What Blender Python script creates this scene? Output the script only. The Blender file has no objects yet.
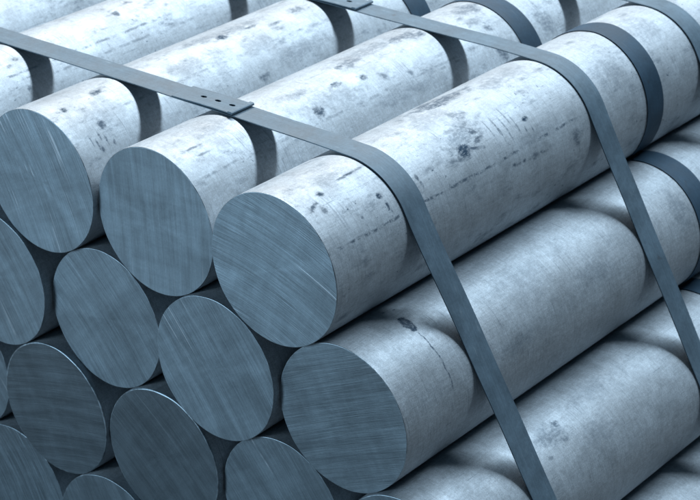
import bpy, bmesh, math, random
from mathutils import Matrix, Vector

random.seed(7)
scene = bpy.context.scene
COL = scene.collection
U = 0.1                      # one billet radius in metres; lengths below are in radii
S3 = math.sqrt(3)

# ------------------------------------------------------------------ camera
cam_d = bpy.data.cameras.new('camera')
cam = bpy.data.objects.new('camera', cam_d)
COL.objects.link(cam)
scene.camera = cam
CP = Vector((14.35496, -16.31357, 11.31520)) * U
rt = Vector((0.77634465, 0.63028808, 0.00509155))
up = Vector((-0.28911842, 0.34891460, 0.89144217))
fw = Vector((-0.56008886, 0.69353842, -0.45310587))
cam.matrix_world = Matrix(((rt.x, up.x, -fw.x, CP.x), (rt.y, up.y, -fw.y, CP.y),
                           (rt.z, up.z, -fw.z, CP.z), (0, 0, 0, 1)))
cam_d.sensor_width = 36
cam_d.lens = 36 * 2042.23 / 700
cam_d.clip_start = 0.05
cam_d.clip_end = 500
cam_d.dof.use_dof = True
cam_d.dof.focus_distance = 2.47
cam_d.dof.aperture_fstop = 13

# ------------------------------------------------------------------ hall light: roof light strip, added front lamp, dim air
world = bpy.data.worlds.new('World')
scene.world = world
world.use_nodes = True
bg = world.node_tree.nodes['Background']
bg.inputs['Color'].default_value = (0.40, 0.70, 1.0, 1.0)
bg.inputs['Strength'].default_value = 0.065

def area(name, loc, target, sx, sy, power, color):
    d = bpy.data.lights.new(name, 'AREA')
    d.shape = 'RECTANGLE'
    d.size, d.size_y = sx, sy
    d.energy = power
    d.color = color
    o = bpy.data.objects.new(name, d)
    COL.objects.link(o)
    o.location = loc
    z = (Vector(loc) - Vector(target)).normalized()
    x = Vector((1, 0, 0))
    x = (x - z * x.dot(z)).normalized()
    y = z.cross(x)
    o.matrix_world = Matrix(((x.x, y.x, z.x, loc[0]), (x.y, y.y, z.y, loc[1]), (x.z, y.z, z.z, loc[2]), (0, 0, 0, 1)))
    return o

# a long roof light runs across the hall behind the bundle; an unseen front lamp is added to light the cut ends
# (split into two lamps, the right one tinted blue to cool the mid-tones)
area('roof_light', (-3.6, 3.6, 4.1), (-3.6, 0.3, 0), 4.0, 0.48, 360, (1.0, 0.975, 0.95))
area('roof_light_blue', (0.45, 3.6, 4.1), (0.45, 0.3, 0), 4.0, 0.48, 345, (0.68, 0.85, 1.0))
area('front_fill', (-3.3, -5.2, 0.35), (-0.2, 0, -0.2), 1.9, 1.6, 195, (0.57, 0.80, 1.0))

vs = scene.view_settings
vs.view_transform = 'Standard'
vs.look = 'None'
vs.gamma = 1
vs.use_curve_mapping = False
vs.exposure = 0.0

# ------------------------------------------------------------------ node helpers
class NT:
    def __init__(self, tree):
        self.t = tree
    def n(self, kind, **kw):
        nd = self.t.nodes.new(kind)
        for k, v in kw.items():
            setattr(nd, k, v)
        return nd
    def put(self, sock, v):
        if isinstance(v, bpy.types.NodeSocket):
            self.t.links.new(v, sock)
        else:
            sock.default_value = v
    def math(self, op, a, b=0.0, c=None, clamp=False):
        nd = self.n('ShaderNodeMath', operation=op, use_clamp=clamp)
        self.put(nd.inputs[0], a)
        self.put(nd.inputs[1], b)
        if c is not None:
            self.put(nd.inputs[2], c)
        return nd.outputs[0]
    def xyz(self, x, y, z=0.0):
        nd = self.n('ShaderNodeCombineXYZ')
        for i, v in enumerate((x, y, z)):
            self.put(nd.inputs[i], v)
        return nd.outputs[0]
    def sep(self, v):
        nd = self.n('ShaderNodeSeparateXYZ')
        self.put(nd.inputs[0], v)
        return nd.outputs
    def noise(self, vec, scale=1.0, detail=4.0, rough=0.55, dist=0.0):
        nd = self.n('ShaderNodeTexNoise')
        self.put(nd.inputs['Vector'], vec)
        nd.inputs['Scale'].default_value = scale
        nd.inputs['Detail'].default_value = detail
        nd.inputs['Roughness'].default_value = rough
        nd.inputs['Distortion'].default_value = dist
        return nd.outputs[0]
    def ramp(self, v, lo, hi, a=0.0, b=1.0, smooth=True):
        nd = self.n('ShaderNodeMapRange', interpolation_type='SMOOTHSTEP' if smooth else 'LINEAR')
        self.put(nd.inputs['Value'], v)
        nd.inputs['From Min'].default_value = lo
        nd.inputs['From Max'].default_value = hi
        nd.inputs['To Min'].default_value = a
        nd.inputs['To Max'].default_value = b
        return nd.outputs[0]
    def mix(self, fac, a, b, mode='MIX'):
        nd = self.n('ShaderNodeMix', data_type='RGBA', blend_type=mode)
        self.put(nd.inputs[0], fac)
        self.put(nd.inputs[6], a)
        self.put(nd.inputs[7], b)
        return nd.outputs[2]
    def bump(self, h, strength, dist, normal=None):
        nd = self.n('ShaderNodeBump')
        nd.inputs['Strength'].default_value = strength
        nd.inputs['Distance'].default_value = dist
        self.put(nd.inputs['Height'], h)
        if normal is not None:
            self.put(nd.inputs['Normal'], normal)
        return nd.outputs[0]

def new_mat(name):
    m = bpy.data.materials.new(name)
    m.use_nodes = True
    m.node_tree.nodes.clear()
    t = NT(m.node_tree)
    p = t.n('ShaderNodeBsdfPrincipled')
    o = t.n('ShaderNodeOutputMaterial')
    m.node_tree.links.new(p.outputs[0], o.inputs[0])
    return m, t, p

def grey(v, tint=(1.0, 1.0, 1.0)):
    return (v * tint[0], v * tint[1], v * tint[2], 1.0)

# ------------------------------------------------------------------ rolled billet skin
COOL = (0.86, 0.95, 1.02)

def shaft_material(name, seed, marks=(), lines=(), pale=1.0, grain=1.0, crack=None):
    """marks: (angle deg, y, half size along axis, half size round the rod, turn deg, strength)
    lines: (angle deg, y0, y1, strength) broken drawing lines along the axis"""
    m, t, p = new_mat(name)
    uv = t.n('ShaderNodeUVMap', uv_map='skin').outputs[0]      # u = angle (rad), v = distance along axis (radii)
    u, v, _ = t.sep(uv)
    so = seed * 7.31
    us = t.math('ADD', u, so)
    iso = t.xyz(us, v, so)
    # cloudy oxide
    cloud = t.noise(iso, 1.1, 3, 0.6)
    blotch = t.noise(iso, 3.7, 4, 0.65)
    # fine rolling grain in both directions
    g_ax = t.noise(t.xyz(t.math('MULTIPLY', us, 42), t.math('MULTIPLY', v, 3.2), so), 1.0, 3, 0.65)
    g_ci = t.noise(t.xyz(t.math('MULTIPLY', us, 3.0), t.math('MULTIPLY', v, 46), so + 3), 1.0, 3, 0.65)
    g_fine = t.noise(iso, 70, 2, 0.8)
    g_mid = t.noise(iso, 18, 2, 0.7)
    val = t.ramp(cloud, 0.3, 0.7, 0.86, 1.06)
    val = t.math('MULTIPLY', val, t.ramp(blotch, 0.3, 0.72, 0.93, 1.05))
    val = t.math('MULTIPLY', val, t.ramp(g_ax, 0.25, 0.75, 1 - 0.06 * grain, 1 + 0.04 * grain))
    val = t.math('MULTIPLY', val, t.ramp(g_ci, 0.25, 0.75, 1 - 0.06 * grain, 1 + 0.04 * grain))
    val = t.math('MULTIPLY', val, t.ramp(g_fine, 0.25, 0.75, 1 - 0.16 * grain, 1 + 0.10 * grain))
    val = t.math('MULTIPLY', val, t.ramp(g_mid, 0.25, 0.75, 1 - 0.09 * grain, 1 + 0.06 * grain))
    # scattered scuffs: small dark flecks gathered in clumps
    clump = t.ramp(t.noise(t.xyz(us, v, so + 11), 1.3, 3, 0.5), 0.46, 0.64)
    fleck = t.noise(t.xyz(t.math('MULTIPLY', us, 20), t.math('MULTIPLY', v, 11), so + 5), 1.0, 4, 0.7)
    fleck = t.math('MULTIPLY', t.ramp(fleck, 0.60, 0.72), clump)
    # faint rub lines along the axis
    rub = t.noise(t.xyz(t.math('MULTIPLY', us, 30), t.math('MULTIPLY', v, 0.5), so + 8), 1.0, 2, 0.5)
    rub_cut = t.noise(t.xyz(t.math('MULTIPLY', us, 3), t.math('MULTIPLY', v, 6), so + 9), 1.0, 4, 0.7)
    rub = t.math('MULTIPLY', t.ramp(rub, 0.62, 0.73), t.ramp(rub_cut, 0.47, 0.62))
    # faint rub lines round the rod
    rnd = t.noise(t.xyz(t.math('MULTIPLY', us, 1.2), t.math('MULTIPLY', v, 48), so + 13), 1.0, 2, 0.5)
    rnd_cut = t.noise(t.xyz(t.math('MULTIPLY', us, 2.2), t.math('MULTIPLY', v, 1.5), so + 14), 1.0, 3, 0.6)
    rnd = t.math('MULTIPLY', t.ramp(rnd, 0.56, 0.72), t.ramp(rnd_cut, 0.46, 0.66))
    # thin grey smears dragged along and across
    sme = t.noise(t.xyz(t.math('MULTIPLY', us, 5), t.math('MULTIPLY', v, 2.2), so + 17), 1.0, 5, 0.72)
    dark = t.math('MAXIMUM', t.math('MULTIPLY', fleck, 0.85 if pale == 1.0 else 0.35), t.ramp(sme, 0.52, 0.74, 0.0, 0.5 if pale == 1.0 else 0.2))
    dark = t.math('MAXIMUM', dark, t.math('MULTIPLY', rub, 0.30))
    dark = t.math('MAXIMUM', dark, t.math('MULTIPLY', rnd, 0.36))
    # placed stains
    brk = t.noise(t.xyz(t.math('MULTIPLY', us, 11), t.math('MULTIPLY', v, 8), so + 21), 1.0, 5, 0.7)
    wob = t.noise(iso, 6.0, 4, 0.6)
    ragged = t.math('ADD', t.math('MULTIPLY', t.math('SUBTRACT', wob, 0.5), 1.6), t.math('MULTIPLY', t.math('SUBTRACT', brk, 0.5), 2.2))
    light = None
    smear = t.ramp(t.noise(t.xyz(t.math('MULTIPLY', us, 26), t.math('MULTIPLY', v, 13), so + 31), 1.0, 3, 0.7), 0.34, 0.56, 0.45, 1.0)
    for (ang, y, a, b, turn, st, *rag) in marks:
        mp = t.n('ShaderNodeMapping', vector_type='TEXTURE')
        t.put(mp.inputs[0], uv)
        mp.inputs['Location'].default_value = (math.radians(ang) + math.pi / 2, y, 0)
        mp.inputs['Rotation'].default_value = (0, 0, math.radians(turn))
        mp.inputs['Scale'].default_value = (b, a, 1)
        ln_ = t.n('ShaderNodeVectorMath', operation='LENGTH')
        t.put(ln_.inputs[0], mp.outputs[0])
        d = t.math('ADD', ln_.outputs['Value'], ragged if not rag else t.math('MULTIPLY', ragged, rag[0]))
        k = t.ramp(d, 0.25, 1.2, min(1.0, 1.15 * abs(st)) if st > 0 else 0.5 * abs(st), 0.0) if not rag else t.math('MULTIPLY', t.math('MULTIPLY', t.ramp(d, 0.78, 1.08, abs(st), 0.0), t.ramp(d, 0.35, 0.85, 0.85, 1.0)), t.ramp(g_mid, 0.42, 0.64, 1.0, 0.65))
        if not rag:
            k = t.math('MULTIPLY', k, smear)
        if st > 0:
            dark = t.math('MAXIMUM', dark, k)
        else:
            light = k if light is None else t.math('MAXIMUM', light, k)
    for (ang, y0, y1, st) in lines:
        wv = t.noise(t.xyz(so, t.math('MULTIPLY', v, 1.3), ang), 1.0, 3, 0.6)
        du = t.math('ABSOLUTE', t.math('ADD', t.math('SUBTRACT', u, math.radians(ang) + math.pi / 2),
                                       t.math('MULTIPLY', t.math('SUBTRACT', wv, 0.5), 0.10)))
        k = t.ramp(du, 0.006, 0.034, 1.0, 0.0)
        k = t.math('MULTIPLY', k, t.ramp(brk, 0.42, 0.60))
        k = t.math('MULTIPLY', k, t.math('MULTIPLY', t.ramp(v, y0 - .1, y0 + .1), t.ramp(v, y1 - .2, y1 + .2, st, 0.0)))
        dark = t.math('MAXIMUM', dark, k)
    if crack:
        cy, a0, a1 = crack
        w1 = t.noise(t.xyz(t.math('MULTIPLY', u, 3.5), 0.0, so + 40), 1.0, 4, 0.65)
        w2 = t.noise(t.xyz(t.math('MULTIPLY', u, 9), 0.0, so + 42), 1.0, 2, 0.5)
        dv = t.math('SUBTRACT', t.math('SUBTRACT', v, cy), t.math('MULTIPLY', t.math('SUBTRACT', w1, 0.5), 0.11))
        k = t.math('DIVIDE', t.math('ABSOLUTE', dv), t.ramp(w2, 0.3, 0.7, 0.007, 0.024))
        k = t.math('MULTIPLY', t.ramp(k, 0.2, 1.1, 0.72, 0.0), t.ramp(brk, 0.38, 0.54, 0.15, 1.0))
        k = t.math('MULTIPLY', k, t.math('MULTIPLY', t.ramp(u, math.radians(a0 + 90) - .02, math.radians(a0 + 90)), t.ramp(u, math.radians(a1 + 90), math.radians(a1 + 90) + .03, 1.0, 0.0)))
        dark = t.math('MAXIMUM', dark, k)
    base = t.mix(1.0, grey(0.60 * pale, COOL), t.xyz(val, val, val), 'MULTIPLY')
    if light is not None:
        base = t.mix(light, base, grey(0.86, COOL))
    base = t.mix(dark, base, grey(0.055, (0.40, 1.0, 1.75)))
    t.put(p.inputs['Specular IOR Level'], t.ramp(dark, 0.0, 0.8, 0.5, 0.12))
    t.put(p.inputs['Base Color'], base)
    p.inputs['Metallic'].default_value = 0.22
    rough = t.ramp(blotch, 0.3, 0.7, 0.48, 0.64)
    t.put(p.inputs['Roughness'], t.math('ADD', rough, t.math('MULTIPLY', dark, 0.15)))
    h = t.math('ADD', t.math('MULTIPLY', g_ax, 0.5), t.math('MULTIPLY', g_ci, 0.6))
    h = t.math('ADD', h, t.math('MULTIPLY', blotch, 1.2))
    t.put(p.inputs['Normal'], t.bump(h, 0.20, 0.0012))
    return m

# ------------------------------------------------------------------ sawn end
def saw_material(name, seed, angle, coarse=1.0, tone=1.0, streak=0.5, curve=6.0):
    curve = {'sawn_end_d0': 40.0, 'sawn_end_e3': 14.0, 'sawn_end_f4': 3.2, 'sawn_end_b': 20.0, 'sawn_end_d1': 16.0, 'sawn_end_c': 5.0}.get(name, 8.0)
    lc = {'sawn_end_c': 0.8, 'sawn_end_b': 0.55, 'sawn_end_e2': 0.35, 'sawn_end_e3': 0.6, 'sawn_end_f4': 1.5, 'sawn_end_d1': 0.9, 'sawn_end_d0': 0.75}.get(name, 0.85)
    m, t, p = new_mat(name)
    tc = t.n('ShaderNodeTexCoord').outputs['Object']
    x, _, z = t.sep(tc)
    x = t.math('MULTIPLY', x, 1 / U)
    z = t.math('MULTIPLY', z, 1 / U)
    a = math.radians(angle)
    c, s = math.cos(a), math.sin(a)
    al = t.math('ADD', t.math('MULTIPLY', x, c), t.math('MULTIPLY', z, s))
    ac = t.math('SUBTRACT', t.math('MULTIPLY', z, c), t.math('MULTIPLY', x, s))
    acs = t.math('ADD', ac, curve)
    d = t.math('SQRT', t.math('ADD', t.math('MULTIPLY', al, al), t.math('MULTIPLY', acs, acs)))
    so = seed * 5.17
    l1 = t.noise(t.xyz(t.math('MULTIPLY', d, 26 * coarse), t.math('MULTIPLY', al, 1.1), so), 1.0, 3, 0.6)
    l2 = t.noise(t.xyz(t.math('MULTIPLY', d, 95 * coarse), t.math('MULTIPLY', al, 1.7), so + 2), 1.0, 3, 0.6)
    l3 = t.noise(t.xyz(t.math('MULTIPLY', d, 9), t.math('MULTIPLY', al, 0.7), so + 4), 1.0, 3, 0.6)
    iso = t.xyz(x, z, so + 9)
    cl = t.noise(iso, 1.4, 5, 0.6)
    fine = t.noise(iso, 40, 3, 0.7)
    cross = t.noise(t.xyz(t.math('MULTIPLY', al, 7), t.math('MULTIPLY', ac, 1.0), so + 15), 1.0, 3, 0.6)
    val = t.ramp(l1, 0.25, 0.75, 1 - 0.10 * lc, 1 + 0.08 * lc)
    val = t.math('MULTIPLY', val, t.ramp(l2, 0.28, 0.72, 1 - 0.20 * lc, 1 + 0.15 * lc))
    val = t.math('MULTIPLY', val, t.ramp(l3, 0.3, 0.7, 0.93, 1.06))
    val = t.math('MULTIPLY', val, t.ramp(cl, 0.3, 0.7, 0.86, 1.09))
    val = t.math('MULTIPLY', val, t.ramp(cross, 0.3, 0.7, 0.92, 1.06))
    val = t.math('MULTIPLY', val, t.ramp(fine, 0.25, 0.75, 0.92, 1.06))
    sc = t.noise(t.xyz(t.math('MULTIPLY', d, 34), t.math('MULTIPLY', al, 0.45), so + 6), 1.0, 1, 0.5)
    sc_cut = t.noise(t.xyz(t.math('MULTIPLY', d, 1.6), t.math('MULTIPLY', al, 1.4), so + 7), 1.0, 3, 0.6)
    sc = t.math('MULTIPLY', t.ramp(sc, 0.66, 0.76), t.ramp(sc_cut, 0.48, 0.62, 0.0, streak))
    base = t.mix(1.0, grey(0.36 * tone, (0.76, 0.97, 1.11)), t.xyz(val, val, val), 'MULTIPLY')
    base = t.mix(sc, base, grey(0.80, COOL))
    t.put(p.inputs['Base Color'], base)
    p.inputs['Metallic'].default_value = 0.4
    t.put(p.inputs['Roughness'], t.ramp(l3, 0.3, 0.7, 0.40, 0.52))
    h = t.math('ADD', t.math('MULTIPLY', l1, 1.0), t.math('MULTIPLY', l2, 0.7))
    h = t.math('ADD', h, t.math('MULTIPLY', sc, 0.8))
    t.put(p.inputs['Normal'], t.bump(h, 0.35, 0.0010))
    return m

def rim_material():
    m, t, p = new_mat('bright_cut_edge')
    tc = t.n('ShaderNodeTexCoord').outputs['Object']
    nz = t.noise(tc, 90, 4, 0.6)
    v = t.ramp(nz, 0.3, 0.7, 0.28, 0.56)
    t.put(p.inputs['Base Color'], t.mix(1.0, grey(1.0, (0.8, 0.97, 1.08)), t.xyz(v, v, v), 'MULTIPLY'))
    p.inputs['Metallic'].default_value = 0.7
    t.put(p.inputs['Roughness'], t.ramp(nz, 0.3, 0.7, 0.30, 0.48))
    return m

def strap_material(name, base_v, rough=0.5, seed=0.0, metallic=0.55, tint=(0.62, 0.90, 1.12)):
    m, t, p = new_mat(name)
    tc = t.n('ShaderNodeTexCoord').outputs['Object']
    mp = t.n('ShaderNodeMapping')
    t.put(mp.inputs[0], tc)
    mp.inputs['Location'].default_value = (seed, seed * 2, 0)
    cl = t.noise(mp.outputs[0], 14, 5, 0.65, 0.3)
    fi = t.noise(mp.outputs[0], 260, 4, 0.7)
    md = t.noise(mp.outputs[0], 60, 4, 0.6)
    x, y, z = t.sep(mp.outputs[0])
    st = t.noise(t.xyz(t.math('MULTIPLY', x, 6), t.math('MULTIPLY', y, 420), t.math('MULTIPLY', z, 6)), 1.0, 3, 0.6)
    v = t.math('MULTIPLY', t.ramp(cl, 0.3, 0.7, 0.80, 1.18), t.ramp(fi, 0.25, 0.75, 0.90, 1.08))
    v = t.math('MULTIPLY', v, t.ramp(md, 0.3, 0.7, 0.93, 1.06))
    v = t.math('MULTIPLY', v, t.ramp(st, 0.3, 0.7, 0.93, 1.06))
    spot = t.ramp(t.noise(mp.outputs[0], 38, 3, 0.5), 0.68, 0.78)
    b = t.mix(1.0, grey(base_v, tint), t.xyz(v, v, v), 'MULTIPLY')
    b = t.mix(t.math('MULTIPLY', spot, 0.45), b, grey(base_v * 0.35))
    scf = t.noise(t.xyz(t.math('MULTIPLY', x, 30), t.math('MULTIPLY', y, 160), t.math('MULTIPLY', z, 30)), 1.0, 4, 0.7)
    scf = t.math('MULTIPLY', t.ramp(scf, 0.58, 0.72), t.ramp(cl, 0.45, 0.62))
    b = t.mix(t.math('MULTIPLY', scf, 0.4), b, grey(min(0.5, base_v * 2.2), (0.8, 0.95, 1.05)))
    t.put(p.inputs['Base Color'], b)
    p.inputs['Metallic'].default_value = metallic
    p.inputs['Specular IOR Level'].default_value = 0.25
    t.put(p.inputs['Roughness'], t.ramp(cl, 0.3, 0.7, rough - 0.07, rough + 0.08))
    h = t.math('ADD', t.math('MULTIPLY', fi, 0.4), t.math('MULTIPLY', cl, 2.0))
    t.put(p.inputs['Normal'], t.bump(h, 0.25, 0.001))
    return m

def ground_material():
    m, t, p = new_mat('yard_concrete')
    tc = t.n('ShaderNodeTexCoord').outputs['Object']
    a = t.noise(tc, 1.1, 6, 0.6)
    b = t.noise(tc, 60, 4, 0.7)
    v = t.math('MULTIPLY', t.ramp(a, 0.3, 0.7, 0.12, 0.18), t.ramp(b, 0.2, 0.8, 0.8, 1.15))
    t.put(p.inputs['Base Color'], t.xyz(v, v, v))
    p.inputs['Roughness'].default_value = 0.9
    t.put(p.inputs['Normal'], t.bump(b, 0.4, 0.004))
    return m

# ------------------------------------------------------------------ mesh helpers
def mesh_from(name, verts, faces, mat, smooth=True):
    me = bpy.data.meshes.new(name)
    me.from_pydata([tuple(c * U for c in v) for v in verts], [], faces)
    if mat:
        me.materials.append(mat)
    if smooth:
        me.polygons.foreach_set('use_smooth', [True] * len(me.polygons))
    me.update()
    return me

def link(name, me, parent=None):
    o = bpy.data.objects.new(name, me)
    COL.objects.link(o)
    if parent:
        o.parent = parent
    return o

def tag(o, label, cat, group=None):
    o['label'] = label
    o['category'] = cat
    if group:
        o['group'] = group

LEN = 30.0
SEG = 128
RAD = 0.997

def shaft_mesh(name, mat, bev, seed):
    rnd = random.Random(seed)
    ph = [rnd.uniform(0, 6.28) for _ in range(6)]
    ys = [bev]
    k = bev
    while k < 10:
        k += 0.35
        ys.append(k)
    ys += [14, 18, 22, 26, LEN - bev]
    verts, faces, uvs = [], [], []
    for y in ys:
        for i in range(SEG + 1):
            a = 2 * math.pi * i / SEG - math.pi / 2
            r = RAD + 0.0012 * math.sin(2 * a + ph[0] + 0.3 * y) + 0.0008 * math.sin(1.1 * y + ph[1]) - 0.0018
            verts.append((r * math.cos(a), y, r * math.sin(a)))
            uvs.append((2 * math.pi * i / SEG, y))
    w = SEG + 1
    for j in range(len(ys) - 1):
        for i in range(SEG):
            faces.append((j * w + i, (j + 1) * w + i, (j + 1) * w + i + 1, j * w + i + 1))
    me = mesh_from(name, verts, faces, mat)
    lay = me.uv_layers.new(name='skin')
    flat = []
    for f in faces:
        for q in f:
            flat += uvs[q]
    lay.data.foreach_set('uv', flat)
    return me

def rim_mesh(name, mat, bev, seed, y0, sgn):
    """rounded, slightly ragged edge between skin and cut"""
    rnd = random.Random(seed)
    ph = [rnd.uniform(0, 6.28) for _ in range(4)]
    verts, faces = [], []
    N = 5
    for j in range(N + 1):
        q = math.pi / 2 * j / N
        for i in range(SEG):
            a = 2 * math.pi * i / SEG
            bb = bev * (1 + 0.25 * math.sin(3 * a + ph[0]) + 0.15 * math.sin(7 * a + ph[1]) + rnd.uniform(-.06, .06))
            if j == 0:
                r, yy = RAD - 0.0018, bev
            else:
                r = RAD - 0.0018 - bb * (1 - math.cos(q))
                yy = bev - bev * math.sin(q) + 0.0025 * math.sin(5 * a + ph[2]) * math.sin(q) + 0.0015 * math.sin(13 * a + ph[3]) * math.sin(q)
            if j == N:
                r = RAD - 0.0018 - bb
            verts.append((r * math.cos(a), y0 + sgn * yy, r * math.sin(a)))
    for j in range(N):
        for i in range(SEG):
            f = (j * SEG + i, j * SEG + (i + 1) % SEG, (j + 1) * SEG + (i + 1) % SEG, (j + 1) * SEG + i)
            faces.append(f if sgn < 0 else f[::-1])
    return mesh_from(name, verts, faces, mat), [verts[N * SEG + i] for i in range(SEG)]

def cap_mesh(name, mat, ring, sgn):
    verts = list(ring)
    y = ring[0][1]
    verts.append((0, y, 0))
    n = len(ring)
    faces = []
    for i in range(n):
        f = (i, (i + 1) % n, n)
        faces.append(f if sgn > 0 else f[::-1])
    return mesh_from(name, verts, faces, mat, smooth=False)

# ------------------------------------------------------------------ ground
GZ = -3 * S3 - 1.022
g = link('ground', mesh_from('ground', [(-600, -600, GZ), (600, -600, GZ), (600, 600, GZ), (-600, 600, GZ)],
                             [(0, 1, 2, 3)], ground_material()))
g['kind'] = 'structure'

# ------------------------------------------------------------------ billets
MARKS = {
 'C': ([(48.5, 2.94, .20, .13, -10, .85), (44, 2.80, .26, .05, 10, .55), (99.6, 3.55, .38, .09, 0, .7), (112, 3.45, .30, .12, 0, .7),
        (92, 4.5, .35, .22, 0, .35), (72, 2.95, .26, .2, 0, -.9), (78, 3.35, .2, .12, 20, .45),
        (64, 3.25, .3, .04, 40, .5), (58, 3.3, .12, .06, 20, .7),
        (50, 3.72, .022, .26, 0, .5), (54, 3.58, .020, .22, 0, .45), (48, 3.86, .022, .30, 0, .5), (56, 3.98, .018, .24, 0, .4), (47, 4.06, .02, .2, 0, .45),
        (48.8, 4.27, .07, .035, 0, .95), (38, 4.3, .03, .09, 0, .6), (40, 4.18, .03, .07, 0, .5),
        (16.7, 5.12, .10, .13, 0, .55), (20, 4.15, .10, .05, 0, .55), (21.5, 3.7, .06, .03, 0, .7), (20.5, 3.9, .05, .03, 0, .7),
        (70.2, .47, .06, .05, 0, .8), (63.7, .24, .13, .05, -25, .7), (58, .33, .05, .09, 0, .5), (48.9, 1.22, .06, .05, 0, .9), (39.6, 1.24, .03, .07, 0, .8),
        (34.7, 1.27, .03, .05, 0, .7), (41, .77, .03, .05, 0, .6), (75, 1.15, .24, .025, 0, .7), (80, .8, .25, .16, 0, .25),
        (47.7, 1.94, .03, .07, 0, .6), (41.4, 1.95, .025, .06, 0, .55), (22, .55, .05, .05, 0, .35), (88, 3.0, .5, .3, 0, .28), (104, 3.6, .8, .16, 4, .6), (60, 3.05, .55, .22, -6, .42), (52, 3.3, .30, .05, -14, .6), (47, 3.12, .22, .035, 16, .7), (34, 4.4, .7, .10, 0, .22), (95, 4.9, .5, .2, 0, .26), (50, 6.3, .5, .3, 0, .3), (70, 7.7, .4, .35, 0, .28)],
       [(29.5, 0.0, 5.2, .75), (20.5, 3.5, 4.5, .6), (74.5, .85, 1.4, .7)]),
 'B': ([(89.4, 5.0, .42, .13, 0, .55), (83.9, 5.25, .16, .09, 0, .65), (88.7, 3.84, .36, .16, 0, .5), (88, 3.62, .12, .07, 0, .6), (66.3, 3.68, .10, .07, 0, .8),
        (71.4, 3.18, .09, .07, 0, .8), (59.2, 4.0, .08, .08, 0, .5), (52.9, 4.46, .06, .06, 0, .5), (54.6, 2.55, .12, .11, 0, .75), (79.7, 2.35, .22, .12, 10, .28),
        (70, 3.55, .18, .14, 0, -.9), (34, 6.36, .12, .16, 0, .6), (88, 6.55, .35, .2, 0, .5), (60, 6.4, .14, .07, 20, .6), (70, 6.3, .2, .1, 0, .4),
        (73.4, .42, .20, .025, 0, .5), (65, .5, .16, .02, 0, .4), (44, 7.55, .2, .3, 0, .45), (92, 4.3, .9, .18, 0, .36), (60, 3.0, .6, .2, 8, .24), (40, 4.2, .9, .14, 0, .26), (85, 1.0, .5, .2, 0, .22), (60, 7.6, .03, .3, 0, .35)],
       [(48, 0.1, 5.5, .35)]),
 'A': ([(82, .97, .14, .08, 0, .75), (77.3, .31, .06, .07, 15, .75), (51.7, .6, .09, .10, 0, .7), (43, .29, .02, .10, 0, .6), (38, .36, .02, .12, 0, .6),
        (34.4, .39, .03, .07, 0, .6), (40, .52, .02, .10, 0, .6), (46, .45, .02, .08, 0, .5), (36, .62, .03, .05, 0, .6), (87, 3.48, .15, .10, 0, .8), (84.4, 4.05, .13, .05, 0, .75),
        (76.4, 4.45, .13, .04, 0, .6), (35, 3.56, .12, .08, 0, .55), (82, 5.05, .2, .1, 0, .5), (46.3, 6.36, .12, .1, 0, .5), (95, 3.2, .4, .12, 0, .4), (62, 3.9, .3, .2, 0, .25), (92, 3.7, .9, .15, 0, .38), (70, 2.6, .6, .2, 0, .26), (45, 4.4, .8, .15, 0, .28), (60, .7, .3, .3, 0, .2)],
       [(60, .2, 5.0, .3)]),
 'Z': ([(40.3, .99, .06, .07, 0, .7), (69.5, 1.09, .07, .04, 0, .55), (64.7, .92, .06, .04, 0, .5), (77.2, 3.19, .09, .06, 0, .7), (86.4, 3.57, .16, .06, 0, .6)],
       [(56, .4, 4.0, .5), (45, 1.5, 4.5, .35)]),
 'D0': ([(77.5, .99, .085, .165, 6, .93, .55), (81, .975, .018, .035, 30, -.5), (75, 1.01, .014, .03, 0, -.45), (77.5, .99, .13, .22, 6, .25),
         (100, 1.0, .03, .03, 0, .6), (96, 1.14, .03, .02, 0, .6), (93, .59, .02, .03, 0, .5), (35, 4.3, .5, .2, 0, .26), (55, 3.0, .6, .3, 0, .16), (40, 6.5, .25, .4, 0, .3), (20, 2.4, .5, .15, 0, .25)], []),
 'E0': ([(68, 2.72, .10, .07, 0, .6), (54.5, 2.66, .09, .06, 0, .5), (50, 2.22, .06, .04, 0, .4), (63, 2.5, .35, .2, 0, .38), (75, 3.6, .6, .15, 0, .2), (45, 3.2, .4, .2, 0, .22), (72, 2.35, .2, .12, 0, -.6)], []),
}
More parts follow.
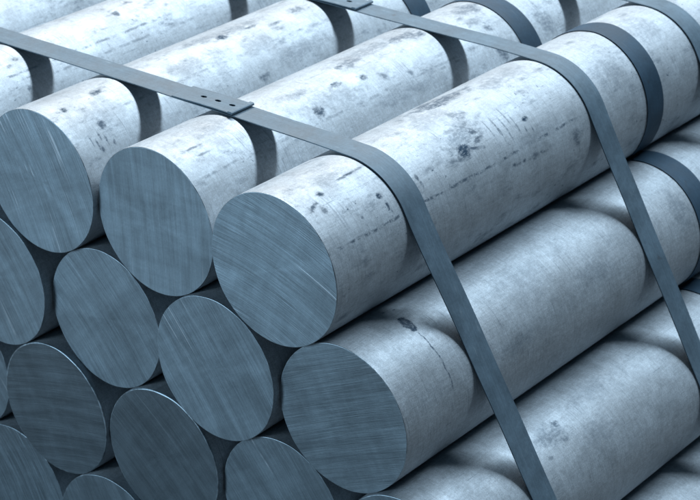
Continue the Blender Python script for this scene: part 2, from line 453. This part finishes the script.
# name: (lattice x, row, axial offset, saw angle, coarse, tone, streak, bevel); lower rows get a darker tone in place of light fall-off
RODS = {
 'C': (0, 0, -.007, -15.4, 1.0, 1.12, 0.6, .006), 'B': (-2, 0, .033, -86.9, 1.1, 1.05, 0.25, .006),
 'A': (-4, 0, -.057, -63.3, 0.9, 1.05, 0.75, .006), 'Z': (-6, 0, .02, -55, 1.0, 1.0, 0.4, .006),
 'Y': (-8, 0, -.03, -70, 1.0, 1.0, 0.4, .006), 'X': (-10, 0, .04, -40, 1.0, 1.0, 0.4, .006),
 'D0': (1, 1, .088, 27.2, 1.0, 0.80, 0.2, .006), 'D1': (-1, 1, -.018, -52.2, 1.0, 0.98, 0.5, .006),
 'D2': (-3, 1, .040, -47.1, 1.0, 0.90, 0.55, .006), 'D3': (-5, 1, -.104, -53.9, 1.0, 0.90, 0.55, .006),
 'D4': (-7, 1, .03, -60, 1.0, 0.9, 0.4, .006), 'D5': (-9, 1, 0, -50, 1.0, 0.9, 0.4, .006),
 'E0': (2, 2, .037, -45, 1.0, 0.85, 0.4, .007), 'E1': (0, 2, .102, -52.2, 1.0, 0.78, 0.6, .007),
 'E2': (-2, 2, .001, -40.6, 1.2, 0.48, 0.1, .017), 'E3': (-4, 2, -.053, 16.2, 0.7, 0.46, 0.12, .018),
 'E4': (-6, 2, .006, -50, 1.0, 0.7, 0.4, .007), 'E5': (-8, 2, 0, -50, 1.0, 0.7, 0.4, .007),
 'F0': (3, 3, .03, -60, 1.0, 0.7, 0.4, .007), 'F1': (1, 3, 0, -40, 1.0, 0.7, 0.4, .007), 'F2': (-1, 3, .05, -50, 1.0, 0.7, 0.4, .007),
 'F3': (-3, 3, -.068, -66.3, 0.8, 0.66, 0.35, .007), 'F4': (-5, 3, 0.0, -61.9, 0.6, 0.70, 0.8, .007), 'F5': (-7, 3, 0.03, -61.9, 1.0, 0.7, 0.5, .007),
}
ROWN = ('top row', 'second row', 'third row', 'bottom row')
LABEL = {
 'C': 'scuffed aluminium billet at the right corner of the top row, under all three straps',
 'B': 'pale aluminium billet of the top row, second from the right corner',
 'A': 'pale aluminium billet third from right in the top row, cut end at left edge',
 'Z': 'pale aluminium billet fourth from the right in the top row, cut end unseen',
 'Y': 'pale aluminium billet in the top left corner, fifth from the right of the top row',
 'X': 'pale aluminium billet of the top row, sixth from the right corner, leftmost',
 'D0': 'aluminium billet with a dark oval blemish and a crack, right end of the second row',
 'D1': 'aluminium billet second from the right in the second row, below the corner billet',
 'D2': 'aluminium billet third from the right in the second row, steep saw lines on its end',
 'D3': 'aluminium billet of the second row at the left edge, fourth from the right',
 'D4': 'aluminium billet of the second row, fifth from the right, beyond the left edge',
 'D5': 'aluminium billet of the second row, sixth from the right, beyond the left edge',
 'E0': 'grainy aluminium billet at the lower right, rightmost of the third row',
 'E1': 'aluminium billet at the bottom edge, second from the right in the third row',
 'E2': 'dark smooth cut aluminium billet with bright rim, third from the right in the third row',
 'E3': 'dark aluminium billet with level saw marks and bright rim, fourth from right, third row',
 'E4': 'aluminium billet cut off by the left edge in the third row, fifth from the right',
 'E5': 'aluminium billet of the third row, sixth from the right, beyond the left edge',
 'F0': 'aluminium billet in the bottom right corner, rightmost of the bottom row',
 'F1': 'aluminium billet of the bottom row, second from the right, below the picture edge',
 'F2': 'aluminium billet of the bottom row, third from the right, below the picture edge',
 'F3': 'aluminium billet peeping up at the bottom edge, fourth from the right in the bottom row',
 'F4': 'aluminium billet with coarse curved saw lines in the bottom left corner',
 'F5': 'aluminium billet of the bottom row, sixth from the right, beyond the left edge',
}
RIM = rim_material()
for i, (k, (lx, row, dy, ang, coarse, tone, streak, bev)) in enumerate(RODS.items()):
    root = bpy.data.objects.new('aluminium_billet', None)
    COL.objects.link(root)
    root.empty_display_size = 0.05
    root.location = (lx * U, dy * U, -row * S3 * U)
    tag(root, LABEL[k], 'metal billet', 'aluminium billets in the strapped bundle')
    mk, ln = MARKS.get(k, ((), ()))
    sm = shaft_material('billet_skin_' + k.lower(), i + 1.0, mk, ln, pale=1.0 if row == 0 else 0.95, grain=1.15 if row == 0 else 1.5, crack=(.985, 20, 66) if k == 'D0' else None)
    link('shaft', shaft_mesh('shaft', sm, bev, 100 + i), root)
    rim, ring = rim_mesh('cut_edge', RIM, bev, 200 + i, 0.0, 1)
    link('cut_edge', rim, root)
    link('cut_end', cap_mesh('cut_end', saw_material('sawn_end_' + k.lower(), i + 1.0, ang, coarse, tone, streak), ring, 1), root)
    rim2, ring2 = rim_mesh('cut_edge', RIM, bev, 300 + i, LEN, -1)
    link('cut_edge', rim2, root)
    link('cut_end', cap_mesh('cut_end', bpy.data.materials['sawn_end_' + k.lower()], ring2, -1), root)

# ------------------------------------------------------------------ straps
def hull_path(off):
    pts = []
    for (lx, row, *_r) in RODS.values():
        for i in range(240):
            a = 2 * math.pi * i / 240
            pts.append((lx + off * math.cos(a), -row * S3 + off * math.sin(a)))
    pts = sorted(set(pts))
    def half(ps):
        h = []
        for q in ps:
            while len(h) > 1 and (h[-1][0]-h[-2][0])*(q[1]-h[-2][1]) - (h[-1][1]-h[-2][1])*(q[0]-h[-2][0]) <= 1e-9:
                h.pop()
            h.append(q)
        return h
    lo, hi = half(pts), half(pts[::-1])
    loop = lo[:-1] + hi[:-1]
    # even out: split long spans
    out = []
    for i, q in enumerate(loop):
        r = loop[(i + 1) % len(loop)]
        d = math.hypot(r[0]-q[0], r[1]-q[1])
        n = max(1, int(d / 0.18))
        for s in range(n):
            out.append((q[0] + (r[0]-q[0]) * s / n, q[1] + (r[1]-q[1]) * s / n))
    return out

def ribbon(name, path, th, w, yc, mat, closed, cuts=5, edge=0.25):
    """flat band of thickness th and width w swept along path (x, z); yc(x, z) is its centre line"""
    n = len(path)
    verts, faces = [], []
    prof = []
    e = th * edge
    for j in range(cuts + 1):
        prof.append((-w / 2 + w * j / cuts, th))
    prof[0] = (-w / 2 + e, th)
    prof[-1] = (w / 2 - e, th)
    prof += [(w / 2, th - e), (w / 2, e), (w / 2 - e, 0), (-w / 2 + e, 0), (-w / 2, e), (-w / 2, th - e)]
    m = len(prof)
    for i, (x, z) in enumerate(path):
        a = path[(i - 1) % n] if (closed or i > 0) else path[i]
        b = path[(i + 1) % n] if (closed or i < n - 1) else path[i]
        tx, tz = b[0] - a[0], b[1] - a[1]
        l = math.hypot(tx, tz) or 1
        nx, nz = tz / l, -tx / l
        y = yc(x, z)
        for (dy, h) in prof:
            verts.append((x + nx * h, y + dy, z + nz * h))
    cnt = n if closed else n - 1
    for i in range(cnt):
        i2 = (i + 1) % n
        for j in range(m):
            j2 = (j + 1) % m
            faces.append((i * m + j, i * m + j2, i2 * m + j2, i2 * m + j))
    if not closed:
        faces.append(tuple(range(m)))
        faces.append(tuple((n - 1) * m + j for j in range(m))[::-1])
    me = mesh_from(name, verts, faces, mat)
    bm = bmesh.new()
    bm.from_mesh(me)
    bmesh.ops.recalc_face_normals(bm, faces=bm.faces)
    bm.to_mesh(me)
    bm.free()
    try:
        me.set_sharp_from_angle(angle=math.radians(35))
    except Exception:
        pass
    return me

def pw(tab):
    def f(s):
        if s <= tab[0][0]:
            return tab[0][1]
        for (a, va), (b, vb) in zip(tab, tab[1:]):
            if s <= b:
                q = (s - a) / (b - a)
                return va + (vb - va) * q
        return tab[-1][1]
    return f

STRAP = strap_material('blued_strap_steel', 0.215, 0.56, 0.0, 0.08)
SEAL = strap_material('seal_steel', 0.215, 0.54, 3.0, 0.08)
DARK_BAND = strap_material('dark_band', 0.085, 0.62, 5.0, 0.0, (0.45, 0.92, 1.4))
TH = 0.014

def overlap_plate(name, x0, x1, holes, yc, w, z0, lift, mat):
    """upper strap end: a strip on the top span from x0 to x1, tapering out of the lower strap, with punched slots"""
    bm = bmesh.new()
    NY = 24
    cells = []
    hr, hy = 0.050, 0.034
    xs = []
    # outline strips between holes are plain quads; each hole gets a square cell bridged to an ellipse
    edges = [x0]
    for hx in holes:
        edges += [hx - 0.11, hx + 0.11]
    edges.append(x1)
    def ht(x):
        return z0 + lift * min(1.0, max(0.0, (x - x0) / 0.5))
    def vtx(x, y):
        return bm.verts.new((x * U, y * U, ht(x) * U))
    i = 0
    plain = [(edges[j], edges[j + 1]) for j in range(0, len(edges), 2)]
    for (a, b) in plain:
        n = max(2, int((b - a) / 0.05))
        prev = None
        for s in range(n + 1):
            x = a + (b - a) * s / n
            y = yc(x, z0)
            cur = [vtx(x, y - w / 2), vtx(x, y - 0.11), vtx(x, y + 0.11), vtx(x, y + w / 2)]
            if prev:
                for q in range(3):
                    bm.faces.new((prev[q], cur[q], cur[q + 1], prev[q + 1]))
            prev = cur
    for hx in holes:
        y = yc(hx, z0)
        a, b = hx - 0.11, hx + 0.11
        ya, yb = yc(a, z0), yc(b, z0)
        for s0, s1 in ((-w / 2, -0.11), (0.11, w / 2)):
            bm.faces.new((vtx(a, ya + s0), vtx(b, yb + s0), vtx(b, yb + s1), vtx(a, ya + s1)))
        inner, outer = [], []
        for q in range(NY):
            t_ = 2 * math.pi * q / NY
            c, s = math.cos(t_), math.sin(t_)
            inner.append(vtx(hx + hr * c, y + hy * s * (1.0 if s > 0 else 0.75)))
            k = 0.11 / max(abs(c), abs(s))
            ox, oy = hx + k * c, k * s
            outer.append(vtx(ox, yc(ox, z0) + oy))
        for q in range(NY):
            q2 = (q + 1) % NY
            bm.faces.new((inner[q], outer[q], outer[q2], inner[q2]))
    bmesh.ops.remove_doubles(bm, verts=bm.verts, dist=1e-5)
    bmesh.ops.recalc_face_normals(bm, faces=bm.faces)
    if sum(f.normal.z for f in bm.faces) < 0:
        bmesh.ops.reverse_faces(bm, faces=bm.faces)
    # real thickness
    r = bmesh.ops.extrude_face_region(bm, geom=list(bm.faces))
    for v in [e for e in r['geom'] if isinstance(e, bmesh.types.BMVert)]:
        v.co.z += TH * 1.1 * U
    bmesh.ops.recalc_face_normals(bm, faces=bm.faces)
    me = bpy.data.meshes.new(name)
    bm.to_mesh(me)
    bm.free()
    me.materials.append(mat)
    return me

def lip_mesh(name, x1, yc, w, z0, mat):
    """folded end of the upper strap"""
    prof = [(-0.085, -0.012), (-0.08, 0.010), (-0.065, 0.018), (-0.015, 0.018), (0.0, 0.008), (0.0, -0.016)]
    verts, faces = [], []
    for s in (-1, 1):
        for (dx, dz) in prof:
            x = x1 + dx
            verts.append((x, yc(x, z0) + s * (w / 2 + 0.006), z0 + dz))
    n = len(prof)
    for j in range(n):
        j2 = (j + 1) % n
        faces.append((j, j2, n + j2, n + j))
    faces.append(tuple(range(n))[::-1])
    faces.append(tuple(range(n, 2 * n)))
    return mesh_from(name, verts, faces, mat, smooth=False)

def keyfun(x, z):
    # x along the top row, then distance down the right-hand slope
    return x + (0.6 * max(0.0, 0.9 - z) if x > 0 and z < 0.9 else 0.0)

def make_strap(label, tab, w, joint=None):
    f = pw(tab)
    yc = lambda x, z: f(x) + 0.006 * math.sin(1.7 * x + 1.1 * z + w * 50) + 0.003 * math.sin(4.3 * x - 2.1 * z)
    root = bpy.data.objects.new('steel_strap', None)
    COL.objects.link(root)
    root.empty_display_size = 0.05
    tag(root, label, 'strap', 'tight steel straps round the bundle')
    link('band', ribbon('band', hull_path(1.001), TH, w, yc, STRAP, True), root)
    if joint:
        x0, x1, holes = joint
        z0 = 1.001 + TH + 0.003
        link('overlapping_end', overlap_plate('overlapping_end', x0, x1, holes, yc, w * 1.03, z0, 0.014, SEAL), root)
        link('folded_lip', lip_mesh('folded_lip', x1 + 0.02, yc, w * 1.03, z0 + 0.014 + TH * 1.1, SEAL), root)
    return root

make_strap('steel strap nearest the cut ends, with three punched slots in its joint',
           [(-11, 1.33), (-6.3, 1.51), (-4, 1.575), (-2.2, 1.63), (-0.3, 1.625), (1.0, 1.625), (1.7, 1.70), (2.9, 1.785), (4, 1.82)], 0.405,
           (-2.95, -1.93, (-2.58, -2.34, -2.10)))
make_strap('middle steel strap, its joint at the top edge of the picture',
           [(-11, 5.3), (-2.4, 5.64), (-0.9, 5.71), (1.25, 5.66), (2.55, 5.69), (4, 5.70)], 0.385, (-4.15, -3.13, (-3.87, -3.63, -3.39)))
make_strap('far steel strap crossing the top right corner of the picture',
           [(-11, 8.3), (0.2, 8.52), (4, 8.50)], 0.40)

# thin dark band that hugs each billet between the second and third strap
def hug_path(off):
    order = [(-10 + 2 * i, 0) for i in range(6)] + [(1, 1), (2, 2), (3, 3)]
    cs = [(x, -r * S3) for x, r in order]
    path = []
    cut = math.acos(1 / off) + math.radians(2.0)
    for i, c in enumerate(cs):
        st = math.pi if i == 0 else math.atan2(cs[i-1][1] - c[1], cs[i-1][0] - c[0]) % (2 * math.pi) - cut
        en = math.radians(-80) if i == len(cs) - 1 else math.atan2(cs[i+1][1] - c[1], cs[i+1][0] - c[0]) + cut
        n = 48
        for s in range(n + 1):
            a = st + (en - st) * s / n
            path.append((c[0] + off * math.cos(a), c[1] + off * math.sin(a)))
    return path[::-1]

f_top = pw([(-11, 6.95), (-4, 7.02), (-1.2, 7.06), (0, 7.15), (0.5, 7.10), (1.0, 7.06)])
f_low = pw([(0.5, 7.18), (1.0, 7.18), (1.5, 7.13), (2, 7.10), (4, 7.1)])
def fm(x, z):
    q = min(1.0, max(0.0, (-0.45 - z) / 0.4))
    return f_top(x) * (1 - q) + f_low(x) * q if x > 0 else f_top(x)
sl = link('hugging_band', ribbon('hugging_band', hug_path(1.004), 0.006, 0.42, fm, DARK_BAND, False))
tag(sl, 'thin dark band hugging the billets between the middle and far steel straps', 'band')
